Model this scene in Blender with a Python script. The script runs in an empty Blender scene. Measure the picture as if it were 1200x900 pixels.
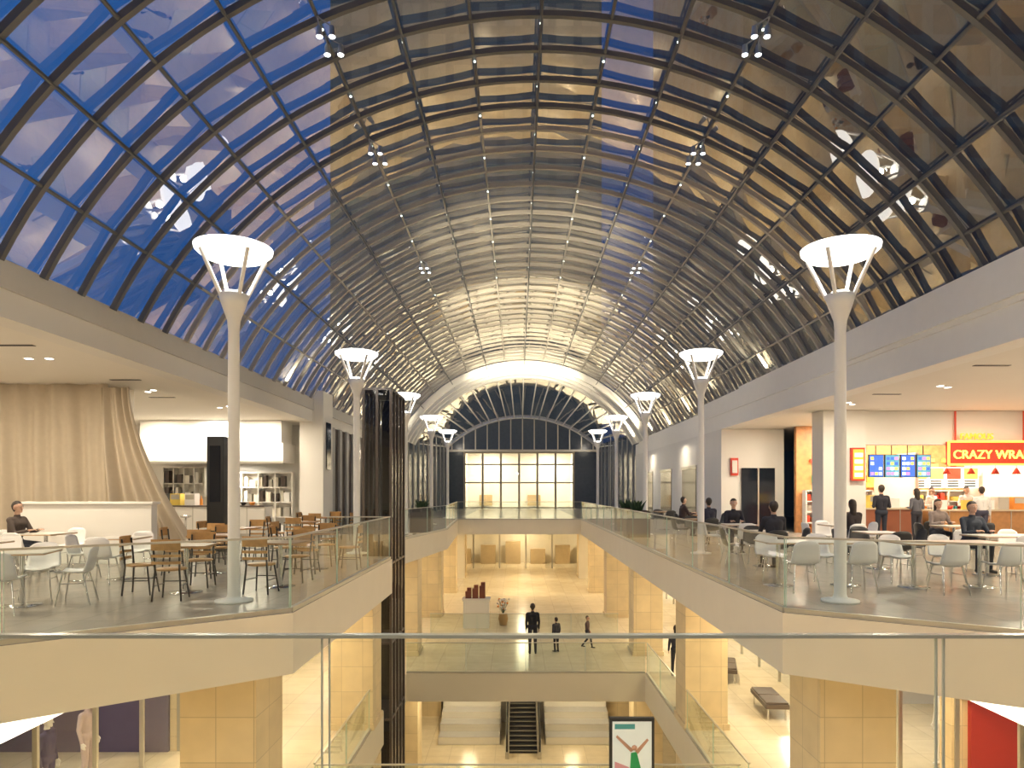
import bpy, bmesh, math, random
import numpy as np
from mathutils import Vector, Matrix
random.seed(7)
S=bpy.context.scene
S.view_settings.view_transform='Standard'
S.view_settings.look='None'
S.view_settings.exposure=0.2
COL=S.collection
PI=math.pi
# ------------------------------------------------ materials
MC={}
def newmat(name):
    m=bpy.data.materials.new(name); m.use_nodes=True
    nt=m.node_tree; b=nt.nodes['Principled BSDF']
    return m,nt,b
def M(name,col=(.8,.8,.8),rough=.5,metal=0,emis=None,es=0,noise=.1,scale=4,bump=0,spec=None):
    if name in MC: return MC[name]
    m,nt,b=newmat(name)
    b.inputs['Roughness'].default_value=rough
    b.inputs['Metallic'].default_value=metal
    if spec is not None: b.inputs['Specular IOR Level'].default_value=spec
    tc=nt.nodes.new('ShaderNodeTexCoord'); n=nt.nodes.new('ShaderNodeTexNoise')
    n.inputs['Scale'].default_value=scale; n.inputs['Detail'].default_value=4
    nt.links.new(tc.outputs['Object'],n.inputs['Vector'])
    mix=nt.nodes.new('ShaderNodeMix'); mix.data_type='RGBA'
    mix.inputs['A'].default_value=(*[c*(1-noise) for c in col],1)
    mix.inputs['B'].default_value=(*[min(1,c*(1+noise)) for c in col],1)
    nt.links.new(n.outputs['Fac'],mix.inputs['Factor'])
    nt.links.new(mix.outputs['Result'],b.inputs['Base Color'])
    if emis:
        b.inputs['Emission Color'].default_value=(*emis,1); b.inputs['Emission Strength'].default_value=es
    if bump:
        bp=nt.nodes.new('ShaderNodeBump'); bp.inputs['Strength'].default_value=bump
        nt.links.new(n.outputs['Fac'],bp.inputs['Height']); nt.links.new(bp.outputs['Normal'],b.inputs['Normal'])
    MC[name]=m; return m
def TILE(name,c1,c2,mortar,w,h,vert=False,rough=.3,msize=.008,offset=0.0,noise=.15):
    if name in MC: return MC[name]
    m,nt,b=newmat(name)
    g=nt.nodes.new('ShaderNodeNewGeometry'); vec=g.outputs['Position']
    if vert:
        s=nt.nodes.new('ShaderNodeSeparateXYZ'); nt.links.new(vec,s.inputs[0])
        a=nt.nodes.new('ShaderNodeMath'); a.operation='ADD'
        nt.links.new(s.outputs[0],a.inputs[0]); nt.links.new(s.outputs[1],a.inputs[1])
        c=nt.nodes.new('ShaderNodeCombineXYZ'); nt.links.new(a.outputs[0],c.inputs[0]); nt.links.new(s.outputs[2],c.inputs[1])
        vec=c.outputs[0]
    br=nt.nodes.new('ShaderNodeTexBrick'); br.offset=offset
    br.inputs['Color1'].default_value=(*c1,1); br.inputs['Color2'].default_value=(*c2,1); br.inputs['Mortar'].default_value=(*mortar,1)
    br.inputs['Scale'].default_value=1; br.inputs['Mortar Size'].default_value=msize
    br.inputs['Brick Width'].default_value=w; br.inputs['Row Height'].default_value=h
    nt.links.new(vec,br.inputs['Vector'])
    n=nt.nodes.new('ShaderNodeTexNoise'); n.inputs['Scale'].default_value=2.5; n.inputs['Detail'].default_value=6
    nt.links.new(g.outputs['Position'],n.inputs['Vector'])
    mr=nt.nodes.new('ShaderNodeMapRange'); mr.inputs['To Min'].default_value=1-noise; mr.inputs['To Max'].default_value=1+noise
    nt.links.new(n.outputs['Fac'],mr.inputs['Value'])
    mx=nt.nodes.new('ShaderNodeMix'); mx.data_type='RGBA'; mx.blend_type='MULTIPLY'; mx.inputs['Factor'].default_value=1
    nt.links.new(br.outputs['Color'],mx.inputs['A']); nt.links.new(mr.outputs['Result'],mx.inputs['B'])
    nt.links.new(mx.outputs['Result'],b.inputs['Base Color']); b.inputs['Roughness'].default_value=rough
    MC[name]=m; return m
def GLASS(name,tint,f0=.04,refl=(1,1,1),rough=.02,gain=1.0,power=5,haze_mix=0):
    # two-sided Schlick reflectance
    if name in MC: return MC[name]
    m=bpy.data.materials.new(name); m.use_nodes=True; nt=m.node_tree; nt.nodes.clear()
    o=nt.nodes.new('ShaderNodeOutputMaterial'); t=nt.nodes.new('ShaderNodeBsdfTransparent'); t.inputs[0].default_value=(*tint,1)
    gl=nt.nodes.new('ShaderNodeBsdfGlossy'); gl.inputs['Color'].default_value=(*refl,1); gl.inputs['Roughness'].default_value=rough
    lw=nt.nodes.new('ShaderNodeLayerWeight'); lw.inputs['Blend'].default_value=.5
    pw=nt.nodes.new('ShaderNodeMath'); pw.operation='POWER'; pw.inputs[1].default_value=power
    nt.links.new(lw.outputs['Facing'],pw.inputs[0])
    mr=nt.nodes.new('ShaderNodeMapRange'); mr.inputs['To Min'].default_value=f0; mr.inputs['To Max'].default_value=gain
    nt.links.new(pw.outputs[0],mr.inputs['Value'])
    mx=nt.nodes.new('ShaderNodeMixShader')
    nt.links.new(mr.outputs['Result'],mx.inputs[0])
    base=t.outputs[0]
    if haze_mix:  # cream diffuse share added so lit panes glow, imitating haze
        d=nt.nodes.new('ShaderNodeBsdfDiffuse'); d.inputs[0].default_value=(.85,.8,.7,1)
        m2=nt.nodes.new('ShaderNodeMixShader'); m2.inputs[0].default_value=haze_mix
        nt.links.new(t.outputs[0],m2.inputs[1]); nt.links.new(d.outputs[0],m2.inputs[2]); base=m2.outputs[0]
    nt.links.new(base,mx.inputs[1]); nt.links.new(gl.outputs[0],mx.inputs[2]); nt.links.new(mx.outputs[0],o.inputs[0])
    MC[name]=m; return m
white=M('white_paint',(.82,.79,.73),.6,noise=.03,scale=1)
ceilm=M('ceiling_paint',(.86,.82,.74),.7,noise=.02,scale=1)
cream=M('cream_plaster',(.82,.76,.63),.55,noise=.04,scale=2)
greyp=M('grey_plaster',(.42,.41,.40),.6,noise=.05)
stone=TILE('limestone_cladding',(.82,.67,.42),(.74,.60,.37),(.56,.45,.28),.52,.62,True,.45,.006)
fl3=TILE('floor_tile_taupe',(.40,.35,.30),(.35,.31,.27),(.27,.23,.2),.6,.6,False,.25)
fl2=TILE('floor_tile_limestone',(.78,.68,.50),(.72,.62,.45),(.55,.47,.36),.9,.9,False,.18)
steel=M('brushed_steel',(.55,.53,.48),.3,.8,noise=.05,scale=20)
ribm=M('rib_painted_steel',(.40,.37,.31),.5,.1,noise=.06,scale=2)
rib_shade=M('rib_steel_shaded',(.13,.13,.125),.5,.1,noise=.06,scale=2)  # rib steel darkened to put silhouette shade into the near ribs
ribw=M('arch_white_steel',(.85,.82,.74),.4,0,noise=.03)
darkm=M('dark_metal',(.03,.032,.036),.4,.3,noise=.2)
darkg=M('dark_glazing',(.012,.017,.028),.08,0,noise=.2)
navy=M('navy_glazing',(.10,.13,.17),.15,0,noise=.2)
brown=M('dark_brown_stone',(.07,.05,.04),.4,noise=.3,scale=6)
glassr=GLASS('railing_glass',(.87,.94,.91),.06)
glassn=GLASS('guard_glass',(.94,.965,.95),.04)
glassv=GLASS('vault_glass',(.84,.88,.92),.13,(1,.96,.88),.015,1.0,2.0,.05)
glasss=GLASS('shop_glass',(.95,.97,.96),.05)
gedge=M('glass_edge_green',(.50,.66,.56),.2,noise=.1)
# ------------------------------------------------ mesh builder
class MB:
    def __init__(s): s.v=[];s.f=[];s.m=[];s.s=[]
    def add(s,vs,fs,mat=0,smooth=False):
        o=len(s.v); s.v+= [tuple(v) for v in vs]
        for f in fs: s.f.append(tuple(i+o for i in f)); s.m.append(mat); s.s.append(smooth)
    def box(s,c,d,mat=0,rz=0,rx=0,ry=0):
        R=Matrix.Rotation(rz,3,'Z')@Matrix.Rotation(ry,3,'Y')@Matrix.Rotation(rx,3,'X')
        vs=[]
        for i in (-.5,.5):
            for j in (-.5,.5):
                for k in (-.5,.5): vs.append(Vector(c)+R@Vector((i*d[0],j*d[1],k*d[2])))
        s.add(vs,[(0,1,3,2),(4,6,7,5),(0,4,5,1),(2,3,7,6),(0,2,6,4),(1,5,7,3)],mat)
    def b2(s,a,b,mat=0):
        s.box([(a[i]+b[i])/2 for i in range(3)],[abs(b[i]-a[i]) for i in range(3)],mat)
    def seg(s,p0,p1,w,z0,z1,mat=0):
        p0=Vector(p0[:2]);p1=Vector(p1[:2]); d=p1-p0; a=math.atan2(d.y,d.x); c=(p0+p1)/2
        s.box((c.x,c.y,(z0+z1)/2),(d.length,w,z1-z0),mat,rz=a)
    def quad(s,pts,mat=0): s.add(pts,[tuple(range(len(pts)))],mat)
    def cyl(s,p0,p1,r0,r1=None,mat=0,n=12,caps=True):
        r1=r0 if r1 is None else r1
        p0=Vector(p0);p1=Vector(p1); d=(p1-p0)
        if d.length<1e-6: return
        d.normalize(); u=d.orthogonal().normalized(); w=d.cross(u)
        vs=[];
        for p,r in((p0,r0),(p1,r1)):
            for i in range(n):
                a=2*PI*i/n; vs.append(p+(u*math.cos(a)+w*math.sin(a))*r)
        s.add(vs,[(i,(i+1)%n,n+(i+1)%n,n+i) for i in range(n)],mat,True)
        if caps:
            s.add(vs[:n],[tuple(reversed(range(n)))],mat); s.add(vs[n:],[tuple(range(n))],mat)
    def lathe(s,prof,c=(0,0,0),mat=0,n=24):
        vs=[]
        for r,z in prof:
            for i in range(n):
                a=2*PI*i/n; vs.append((c[0]+r*math.cos(a),c[1]+r*math.sin(a),c[2]+z))
        fs=[]
        for k in range(len(prof)-1):
            for i in range(n):
                j=(i+1)%n; fs.append((k*n+i,k*n+j,(k+1)*n+j,(k+1)*n+i))
        s.add(vs,fs,mat,True)
    def tube(s,pts,r,mat=0,n=8):
        for a,b in zip(pts[:-1],pts[1:]): s.cyl(a,b,r,r,mat,n)
    def sph(s,c,r,mat=0,n=12,m=8):
        if not hasattr(r,'__len__'): r=(r,r,r)
        vs=[(c[0],c[1],c[2]-r[2])]
        for k in range(1,m):
            p=-PI/2+PI*k/m
            for i in range(n):
                a=2*PI*i/n; vs.append((c[0]+r[0]*math.cos(p)*math.cos(a),c[1]+r[1]*math.cos(p)*math.sin(a),c[2]+r[2]*math.sin(p)))
        vs.append((c[0],c[1],c[2]+r[2])); fs=[]
        for i in range(n): fs.append((0,1+(i+1)%n,1+i))
        for k in range(m-2):
            for i in range(n):
                j=(i+1)%n; fs.append((1+k*n+i,1+k*n+j,1+(k+1)*n+j,1+(k+1)*n+i))
        t=len(vs)-1; b=1+(m-2)*n
        for i in range(n): fs.append((b+i,b+(i+1)%n,t))
        s.add(vs,fs,mat,True)
    def prism(s,poly,z0,z1,top=0,side=0,bot=0):
        n=len(poly); A=sum(poly[i][0]*poly[(i+1)%n][1]-poly[(i+1)%n][0]*poly[i][1] for i in range(n))
        if A<0: poly=poly[::-1]
        vb=[(x,y,z0) for x,y in poly]; vt=[(x,y,z1) for x,y in poly]
        s.add(vt,[tuple(range(n))],top); s.add(vb,[tuple(reversed(range(n)))],bot)
        s.add(vb+vt,[(i,(i+1)%n,n+(i+1)%n,n+i) for i in range(n)],side)
    def mesh(s,name,mats):
        me=bpy.data.meshes.new(name); me.from_pydata(s.v,[],s.f)
        for m in mats: me.materials.append(m)
        me.polygons.foreach_set('material_index',s.m); me.polygons.foreach_set('use_smooth',s.s); me.update()
        return me
    def obj(s,name,mats,loc=(0,0,0),rz=0,bevel=0,parent=None):
        return put(name,s.mesh(name,mats),loc,rz,bevel,parent)
def put(name,me,loc=(0,0,0),rz=0,bevel=0,parent=None,sc=1):
    o=bpy.data.objects.new(name,me); COL.objects.link(o); o.location=loc; o.rotation_euler=(0,0,rz); o.scale=(sc,sc,sc)
    if bevel:
        b=o.modifiers.new('bevel','BEVEL'); b.width=bevel; b.segments=2; b.limit_method='ANGLE'
    if parent: o.parent=parent
    return o
def text(s,size,mat,loc,rot,name,parent=None,ext=.03):
    cu=bpy.data.curves.new(name,'FONT'); cu.body=s; cu.size=size; cu.extrude=ext; cu.align_x='CENTER'
    o=bpy.data.objects.new(name+'_t',cu); COL.objects.link(o)
    bpy.context.view_layer.update()
    me=bpy.data.meshes.new_from_object(o.evaluated_get(bpy.context.evaluated_depsgraph_get()))
    bpy.data.objects.remove(o); me.materials.clear(); me.materials.append(mat)
    t=put(name,me,loc); t.rotation_euler=rot
    if parent: t.parent=parent
    return t
def area(loc,size,power,col=(1,.86,.68),rot=(0,0,0),name='downlight_lamp',shape='DISK',spread=PI):
    L=bpy.data.lights.new(name,'AREA'); L.shape=shape; L.size=size; L.energy=power; L.color=col; L.spread=spread
    o=bpy.data.objects.new(name,L); COL.objects.link(o); o.location=loc; o.rotation_euler=rot; return o
def point(loc,power,col=(1,.9,.75),r=.1,name='lamp_light'):
    L=bpy.data.lights.new(name,'POINT'); L.energy=power; L.color=col; L.shadow_soft_size=r
    o=bpy.data.objects.new(name,L); COL.objects.link(o); o.location=loc; return o
def spot(loc,tgt,power,ang=80,col=(1,.88,.7),r=.1,name='spot_light'):
    L=bpy.data.lights.new(name,'SPOT'); L.energy=power; L.color=col; L.spot_size=math.radians(ang); L.spot_blend=.8; L.shadow_soft_size=r
    o=bpy.data.objects.new(name,L); COL.objects.link(o); o.location=loc
    o.rotation_euler=(Vector(tgt)-Vector(loc)).to_track_quat('-Z','Y').to_euler(); return o
# ------------------------------------------------ levels
F3=-1.6; U3=-2.4; F2=-5.9; U2=-6.8; F1=-10.5
CL=2.6; CR=2.46; XL=-7.7; XR=8.1
YB=-5
def slab(name,poly,z0,z1,top,side,bot): 
    b=MB(); b.prism(poly,z0,z1,0,1,2); return b.obj(name,[top,side,bot])
left3=[(-16,YB),(-9,YB),(-9,4.07),(-5.33,7.03),(-2.95,8.95),(-2.95,16),(-4.4,16),(-4.4,22),(-3.7,22.4),(-2.9,28),(-3.3,37.6),(-3.3,60),(-16,60)]
right3=[(17,YB),(8.5,YB),(8.5,5.57),(5.58,7.53),(3.47,8.95),(3.47,37.6),(3.47,60),(17,60)]
slab('floor_upper_left',left3,U3,F3,fl3,cream,ceilm)
slab('floor_upper_right',right3,U3,F3,fl3,cream,ceilm)
slab('floor_upper_crossing',[(-3.3,37.6),(3.47,37.6),(3.47,60),(-3.3,60)],U3,F3,fl2,cream,ceilm)
slab('floor_upper_viewing_deck',[(-9,YB),(8.5,YB),(8.5,2.42),(-9,2.42)],U3,F3,fl3,cream,ceilm)
left2=[(-16,YB),(-3.6,YB),(-3.6,18.3),(-4.5,18.3),(-4.5,21.3),(-3.6,21.3),(-3.6,60),(-16,60)]
slab('floor_middle_left',left2,U2,F2,fl2,cream,ceilm)
slab('floor_middle_right',[(4.1,YB),(17,YB),(17,60),(4.1,60)],U2,F2,fl2,cream,ceilm)
slab('floor_middle_bridge',[(-3.6,22),(4.1,22),(4.1,60),(-3.6,60)],U2,F2,fl2,cream,ceilm)
slab('floor_middle_near',[(-3.6,YB),(4.1,YB),(4.1,12.3),(-3.6,12.3)],U2,F2,fl2,cream,ceilm)
slab('floor_lower',[(-16,YB),(17,YB),(17,60),(-16,60)],F1-.3,F1,fl2,cream,cream)
# ceilings
slab('ceiling_upper_left',[(-16,YB),(XL-.02,YB),(XL-.02,47),(-16,47)],CL,CL+.15,greyp,white,ceilm)
slab('ceiling_upper_right',[(XR+.02,YB),(17,YB),(17,47),(XR+.02,47)],CR,CR+.15,greyp,white,ceilm)
# outer walls
b=MB(); b.b2((-16.3,YB,F1),(-16,62,CL+.3)); b.obj('wall_left',[white])
b=MB(); b.b2((17,YB,F1),(17.3,62,CR+.3)); b.obj('wall_right',[white])
CX,CZ,R=.4,-.7,9.1; TH=math.asin(8.1/9.1); ND=16
def arc(t,r=R,y=0): a=t*TH; return (CX+r*math.sin(a),y,CZ+r*math.cos(a))
b=MB(); b.b2((-16.3,YB-.3,F1),(17.3,YB,3.45))
pts=[arc(-1+2*i/32) for i in range(33)]
b.add([(x,YB-.01,z) for x,_,z in pts],[tuple(range(33))],0); b.obj('wall_back',[cream])
# parapets
b=MB(); b.b2((-8.15,YB,CL-.004),(XL,47,3.02)); b.b2((-8.3,YB,3.02),(XL+.06,47,3.45),1); b.obj('trim_parapet_left',[white,M('parapet_grey',(.62,.60,.56),.6,noise=.04)])
b=MB(); b.b2((XR,YB,CR-.004),(XR+.5,47,3.15)); b.b2((XR+.12,YB,3.15),(XR+.5,47,3.45)); 
b.b2((XR-.12,YB,3.15),(XR+.16,16.6,3.85)); b.b2((XR-.02,16.6,3.15),(XR+.16,25,3.80)); b.b2((XR+.03,25,3.15),(XR+.16,30,3.75)); b.b2((XR-.05,YB,3.05),(XR+.1,30,3.15))
b.obj('trim_parapet_right',[M('white_paint_bright',(.90,.87,.81),.6,noise=.03)])
# ------------------------------------------------ vault
Y0,Y1=-5.0,47.5; SP=.9375; NR=int((Y1-Y0)/SP)
b=MB()
for i in range(NR):
    for k in range(ND):
        y0=Y0+i*SP; y1=y0+SP; t0=-1+2*k/ND; t1=-1+2*(k+1)/ND
        e=[random.uniform(-.010,.010) for _ in range(2)]
        p=[arc(t0,R+e[0],y0),arc(t1,R-e[0],y0),arc(t1,R+e[1],y1),arc(t0,R-e[1],y1)]
        b.add(p,[(0,3,2,1)],0)
b.obj('window_vault',[glassv])
def archrib(b,y,r0,r1,w,mat=0,n=48):
    vs=[]
    for i in range(n+1):
        t=(-1+2*i/n)
        for r,yy in((r0,y-w/2),(r1,y-w/2),(r1,y+w/2),(r0,y+w/2)): vs.append(arc(t,r,yy))
    fs=[]
    for i in range(n):
        for j in range(4):
            a=i*4+j; c=i*4+(j+1)%4; fs.append((a,c,c+4,a+4))
    b.add(vs,fs,mat)
b=MB()
for i in range(NR+1):
    y=Y0+i*SP
    archrib(b,y,8.94,9.04,.085,1 if y<15.5 else 0)  # near ribs take the shaded copy
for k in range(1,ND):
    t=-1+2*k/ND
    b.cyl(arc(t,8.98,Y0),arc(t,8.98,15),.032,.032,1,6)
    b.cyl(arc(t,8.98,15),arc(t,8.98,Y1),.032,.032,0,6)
for i in range(0,NR,2):
    y=Y0+i*SP
    for k in range(2,ND,2):
        t=-1+2*k/ND
        b.cyl(arc(t,8.95,y),arc(t,8.66,y),.014,.014,1,4,False)
for k in range(2,ND,2):
    t=-1+2*k/ND
    b.cyl(arc(t,8.66,Y0),arc(t,8.66,Y1),.022,.022,1,5,False)
b.obj('trim_vault_ribs',[ribm,rib_shade])
b=MB()
for i in range(NR):
    y=Y0+i*SP
    if 9<y<26:
        for k in range(5,ND-4):
            if (i+k)%2: continue
            p=arc(-1+2*k/ND,8.92,y+.12); b.cyl(p,(p[0],p[1],p[2]-.02),.022,.018,0,8)
b.obj('vault_node_lights',[M('node_led',(1,1,1),.4,emis=(.85,1,.9),es=4,noise=0)])
b=MB()
for y,w in((43.2,.35),(44.6,.4),(46.0,.45),(47.4,.6)):
    archrib(b,y,8.5,8.9,w,0,64)
b.obj('trim_end_arches',[ribw])
ZC2=-3.18; R2=9.68; T2=math.asin(6.6/9.68); YE=60
def arc2(t,r=R2,y=YE): a=t*T2; return (CX+r*math.sin(a),y,ZC2+r*math.cos(a))
b=MB(); N2=20
for k in range(N2):
    t0=-1+2*k/N2; t1=-1+2*(k+1)/N2
    for s in range(4):
        f0=s/4; f1=(s+1)/4
        L=lambda t,f:[arc(t,8.9,47.5)[j]*(1-f)+arc2(t)[j]*f for j in range(3)]
        b.add([L(t0,f0),L(t1,f0),L(t1,f1),L(t0,f1)],[(0,3,2,1)],0)
b.obj('window_end_canopy',[glassv])
b=MB()
for k in range(N2+1):
    t=-1+2*k/N2; b.cyl(arc(t,8.85,47.5),arc2(t,9.6),.05,.05,0,6)
for s in (4,):
    f=s/4; prev=None
    for k in range(41):
        t=-1+k/20; p=[arc(t,8.85,47.5)[j]*(1-f)+arc2(t,9.6)[j]*f for j in range(3)]
        if prev: b.cyl(prev,p,.1,.1,0,6,False)
        prev=p
b.obj('trim_end_canopy_ribs',[ribw])
ZF=3.4
b=MB()
pts=[arc2(-1+k/16) for k in range(33)]
poly=[(x,YE,z) for x,_,z in pts]+[(7.0,YE,ZF),(-6.2,YE,ZF)]
b.add(poly,[tuple(range(len(poly)))],0)
for k in range(13):
    x=-5.8+12.4*k/12; zt=ZC2+math.sqrt(R2**2-(x-CX)**2)
    b.b2((x-.05,YE-.15,ZF),(x+.05,YE-.02,zt-.12),1)
b.b2((-6.2,YE-.3,ZF-.0),(7.0,YE-.02,ZF+.2),1)
b.obj('window_end_tympanum',[navy,steel])
b=MB()
x0,x1=-4.7,4.9
b.b2((-8.5,YE,F3),(x0,YE+.3,ZF),1); b.b2((x1,YE,F3),(9,YE+.3,ZF),1)
for k in range(7):
    x=x0+(x1-x0)*k/6; b.b2((x-.09,YE-.1,F3),(x+.09,YE+.1,ZF),0)
for z in (F3+.1,F3+2.3,F3+3.9,ZF-.06): b.b2((x0,YE-.08,z-.06),(x1,YE+.08,z+.06),0)
b.quad([(x0,YE+.02,F3),(x1,YE+.02,F3),(x1,YE+.02,ZF),(x0,YE+.02,ZF)],2)
b.obj('window_end_facade',[M('bronze_mullion',(.42,.38,.30),.4,.2),navy,glasss])
b=MB()
b.quad([(x0,YE+4,F3),(x1,YE+4,F3),(x1,YE+4,ZF+.3),(x0,YE+4,ZF+.3)],0)
b.quad([(x0,YE+.3,F3),(x0,YE+4,F3),(x0,YE+4,ZF+.3),(x0,YE+.3,ZF+.3)],0)
b.quad([(x1,YE+.3,F3),(x1,YE+4,F3),(x1,YE+4,ZF+.3),(x1,YE+.3,ZF+.3)],0)
b.quad([(x0,YE+.3,ZF+.3),(x1,YE+.3,ZF+.3),(x1,YE+4,ZF+.3),(x0,YE+4,ZF+.3)],0)
b.quad([(x0,YE+.3,F3),(x1,YE+.3,F3),(x1,YE+4,F3),(x0,YE+4,F3)],0)
for x in (-3,1.5): b.b2((x-.6,YE+3.6,F3+.2),(x+.6,YE+3.95,F3+1.2),1)
b.obj('wall_end_vestibule',[white,M('warm_goods',(.5,.38,.22),.6)])
for x in (-2.5,2.8): area((x,YE+2,ZF+.1),1.2,300,(1,.85,.6))
for nm,xa,xb in(('wall_end_left',XL-.1,-6.2),('wall_end_right',XR+.4,7.0)):
    b=MB(); b.quad([(xa,43.5,F3),(xb,YE,F3),(xb,YE,4.0),(xa,43.5,4.0)],0)
    for k in range(12):
        f=k/11; x=xa+(xb-xa)*f; y=43.5+(YE-.2-43.5)*f; b.box((x,y,(F3+4)/2),(.16,.12,4-F3),1)
    b.quad([(xa,43.5,4.0),(xb,YE,4.0),(xb+(-2 if xa<0 else 2),YE,4.0),(xa+(-1 if xa<0 else 1),43.5,4)],0)
    b.obj(nm,[navy,greyp])
b=MB(); b.b2((-7.95,27,F3),(XL,47,CL),0)
for k in range(16): b.b2((XL,28+k*1.15,F3),(XL+.1,28.35+k*1.15,CL),1)
b.obj('wall_upper_left_shops',[brown,greyp])
b=MB(); b.b2((XR,27.5,F3),(XR+.3,47,CR),0)
for y in (31,36,41): b.b2((XR-.03,y,F3),(XR,y+2.6,F3+2.6),1); b.b2((XR-.06,y-.1,F3+2.6),(XR,y+2.7,F3+2.75),2)
b.obj('wall_upper_right_shops',[white,darkg,steel])
b=MB(); b.b2((-8.2,25.6,F3),(-7.3,26.9,3.75)); b.b2((-7.28,25.9,.8),(-7.25,26.5,2.6),1); b.obj('wall_pier_left',[white,darkg],bevel=.03)
# ------------------------------------------------ columns
for i,y in enumerate((9.85,17.35,24.9,32.3,39.8,47.3)):
    for x in (-4.1,4.65):
        b=MB(); b.b2((x-.52,y-.52,F2),(x+.52,y+.52,U3)); b.b2((x-.56,y-.56,F2),(x+.56,y+.56,F2+.15))
        b.b2((x-.52,y-.52,F1),(x+.52,y+.52,U2))
        b.obj('stone_column',[stone])
# elevator shaft
b=MB(); ex0,ex1,ey0,ey1=-4.25,-3.5,18.8,20.9; ZT=2.8
for xa,xb,ya,yb in((ex0,ex1,ey0,ey0),(ex0,ex1,ey1,ey1),(ex0,ex0,ey0,ey1),(ex1,ex1,ey0,ey1)):
    b.quad([(xa,ya,F1),(xb,yb,F1),(xb,yb,ZT),(xa,ya,ZT)],3)
for x in (ex0,ex0+.37,ex1):
    for y in (ey0,ey1): b.b2((x-.035,y-.035,F1),(x+.035,y+.035,ZT),1)
for k in range(1,4):
    y=ey0+(ey1-ey0)*k/4
    for x in (ex0,ex1): b.b2((x-.035,y-.035,F1),(x+.035,y+.035,ZT),1)
b.b2((ex0+.15,ey1-.4,F1),(ex1-.15,ey1-.1,ZT-.1),0)
for z in (-8.5,-6.3,-4.2,-2.0,ZT): b.b2((ex0-.03,ey0-.03,z-.03),(ex1+.03,ey1+.03,z+.03),1)
b.obj('elevator_shaft',[darkm,M('shaft_bronze',(.13,.105,.09),.4,.2),steel,GLASS('shaft_glass',(.42,.44,.47),.08)])
# ------------------------------------------------ railings
def railing(name,pts,zf,h=1.0,plen=2.3,g=glassr,cap=.04,shoe=True):
    b=MB()
    for (p,q) in zip(pts[:-1],pts[1:]):
        p=Vector(p);q=Vector(q); L=(q-p).length; n=max(1,round(L/plen)); d=(q-p)/L
        for i in range(n):
            a=p+d*(L*i/n+.01); c=p+d*(L*(i+1)/n-.01)
            b.quad([(a.x,a.y,zf),(c.x,c.y,zf),(c.x,c.y,zf+h-.02),(a.x,a.y,zf+h-.02)],0)
            for e,f in((a,a+d*.008),(c-d*.008,c)): b.seg(e,f,.014,zf,zf+h-.02,1)
        b.seg(p-d*.02,q+d*.02,cap,zf+h-.025,zf+h,2)
        if shoe: b.seg(p,q,.07,zf,zf+.06,2)
    return b.obj(name,[g,gedge,M('rail_champagne',(.62,.60,.52),.3,.5)])
o=.05
railing('glass_railing',[(-9,4.0),(-5.33-.03,7.03+.06),(-2.95-o,8.95+o),(-2.95-o,15.95),(-4.45,15.95)],F3)
railing('glass_railing',[(-4.45,22.05),(-3.75,22.45),(-2.95,28),(-3.35,37.6)],F3)
railing('glass_railing',[(8.5,5.6),(5.58+.03,7.53+.06),(3.47+o,8.95+o),(3.47+o,37.6)],F3)
railing('glass_railing',[(-3.3,37.7),(3.5,37.7)],F3)
railing('glass_railing',[(-3.6,22.06),(4.1,22.06)],F2,1.0,1.9)
railing('glass_railing',[(-3.5,27.3),(4.0,27.3)],F2,1.0,1.9)
railing('glass_railing',[(-3.6,12.24),(3.97,12.24)],F2)
railing('glass_railing',[(4.16,12.3),(4.16,16.8)],F2); railing('glass_railing',[(4.16,17.9),(4.16,22)],F2)
railing('glass_railing',[(-3.66,12.3),(-3.66,16.8)],F2)
b=MB(); yn=2.38; js=[-5.0,-2.83,-.67,1.47,3.6,5.8]
for a,c in zip(js[:-1],js[1:]):
    a+=.011;c-=.011
    b.quad([(a,yn,F3),(c,yn,F3),(c,yn,-.515),(a,yn,-.515)],0)
    for e in (a,c-.004): b.b2((e,yn-.006,F3),(e+.004,yn+.006,-.515),1)
b.b2((js[0],yn-.018,-.512),(js[-1],yn+.018,-.5),2); b.b2((js[0],yn-.05,F3),(js[-1],yn+.05,F3+.09),2)
b.obj('glass_guardrail',[glassn,M('glass_edge_pale',(.62,.68,.58),.2),M('rail_pale_green',(.62,.64,.52),.25,.2)])
# ------------------------------------------------ lamp posts
postm=M('lamp_post_white',(.92,.90,.85),.4,noise=.03)
lampg=M('lamp_disc_glow',(.95,.95,.95),.4,emis=(1,.97,.92),es=2.2,noise=.01)  # disc emission stands in for cup light bouncing off it
lampc=M('lamp_cup_glow',(.95,.95,.95),.4,emis=(1,.97,.92),es=2.0,noise=.01)
b=MB()
b.lathe([(0,0),(.26,0),(.26,.03),(.11,.05),(.09,.09),(.085,.12),(.078,3.9),(.09,4.05),(.17,4.28),(.21,4.42),(.17,4.42),(.0,4.36)],mat=0)
for k in range(4):
    a=PI/4+k*PI/2
    b.cyl((.19*math.cos(a),.19*math.sin(a),4.40),(.47*math.cos(a),.47*math.sin(a),5.0),.03,.03,0,8)
b.lathe([(0,4.95),(.38,4.95),(.44,4.97),(.53,5.05),(.54,5.10),(.45,5.13),(0,5.14)],mat=1,n=32)
b.lathe([(0,4.40),(.14,4.43),(.12,4.47),(0,4.5)],mat=2)
lamp=b.mesh('street_lamp',[postm,lampg,lampc])
for y in (9.85,17.35,24.9,32.3,39.8):
    for x in (-4.1,4.65):
        put('lamp_post',lamp,(x,y,F3))
        point((x,y,F3+4.72),18,(1,.95,.85),.08)
        if y>12: spot((x,y,F3+5.2),(CX-(x-CX)*.02,y+5,8.3),1900 if y<20 else 4600,56,(1,.88,.66),.2,'uplight')
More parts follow.
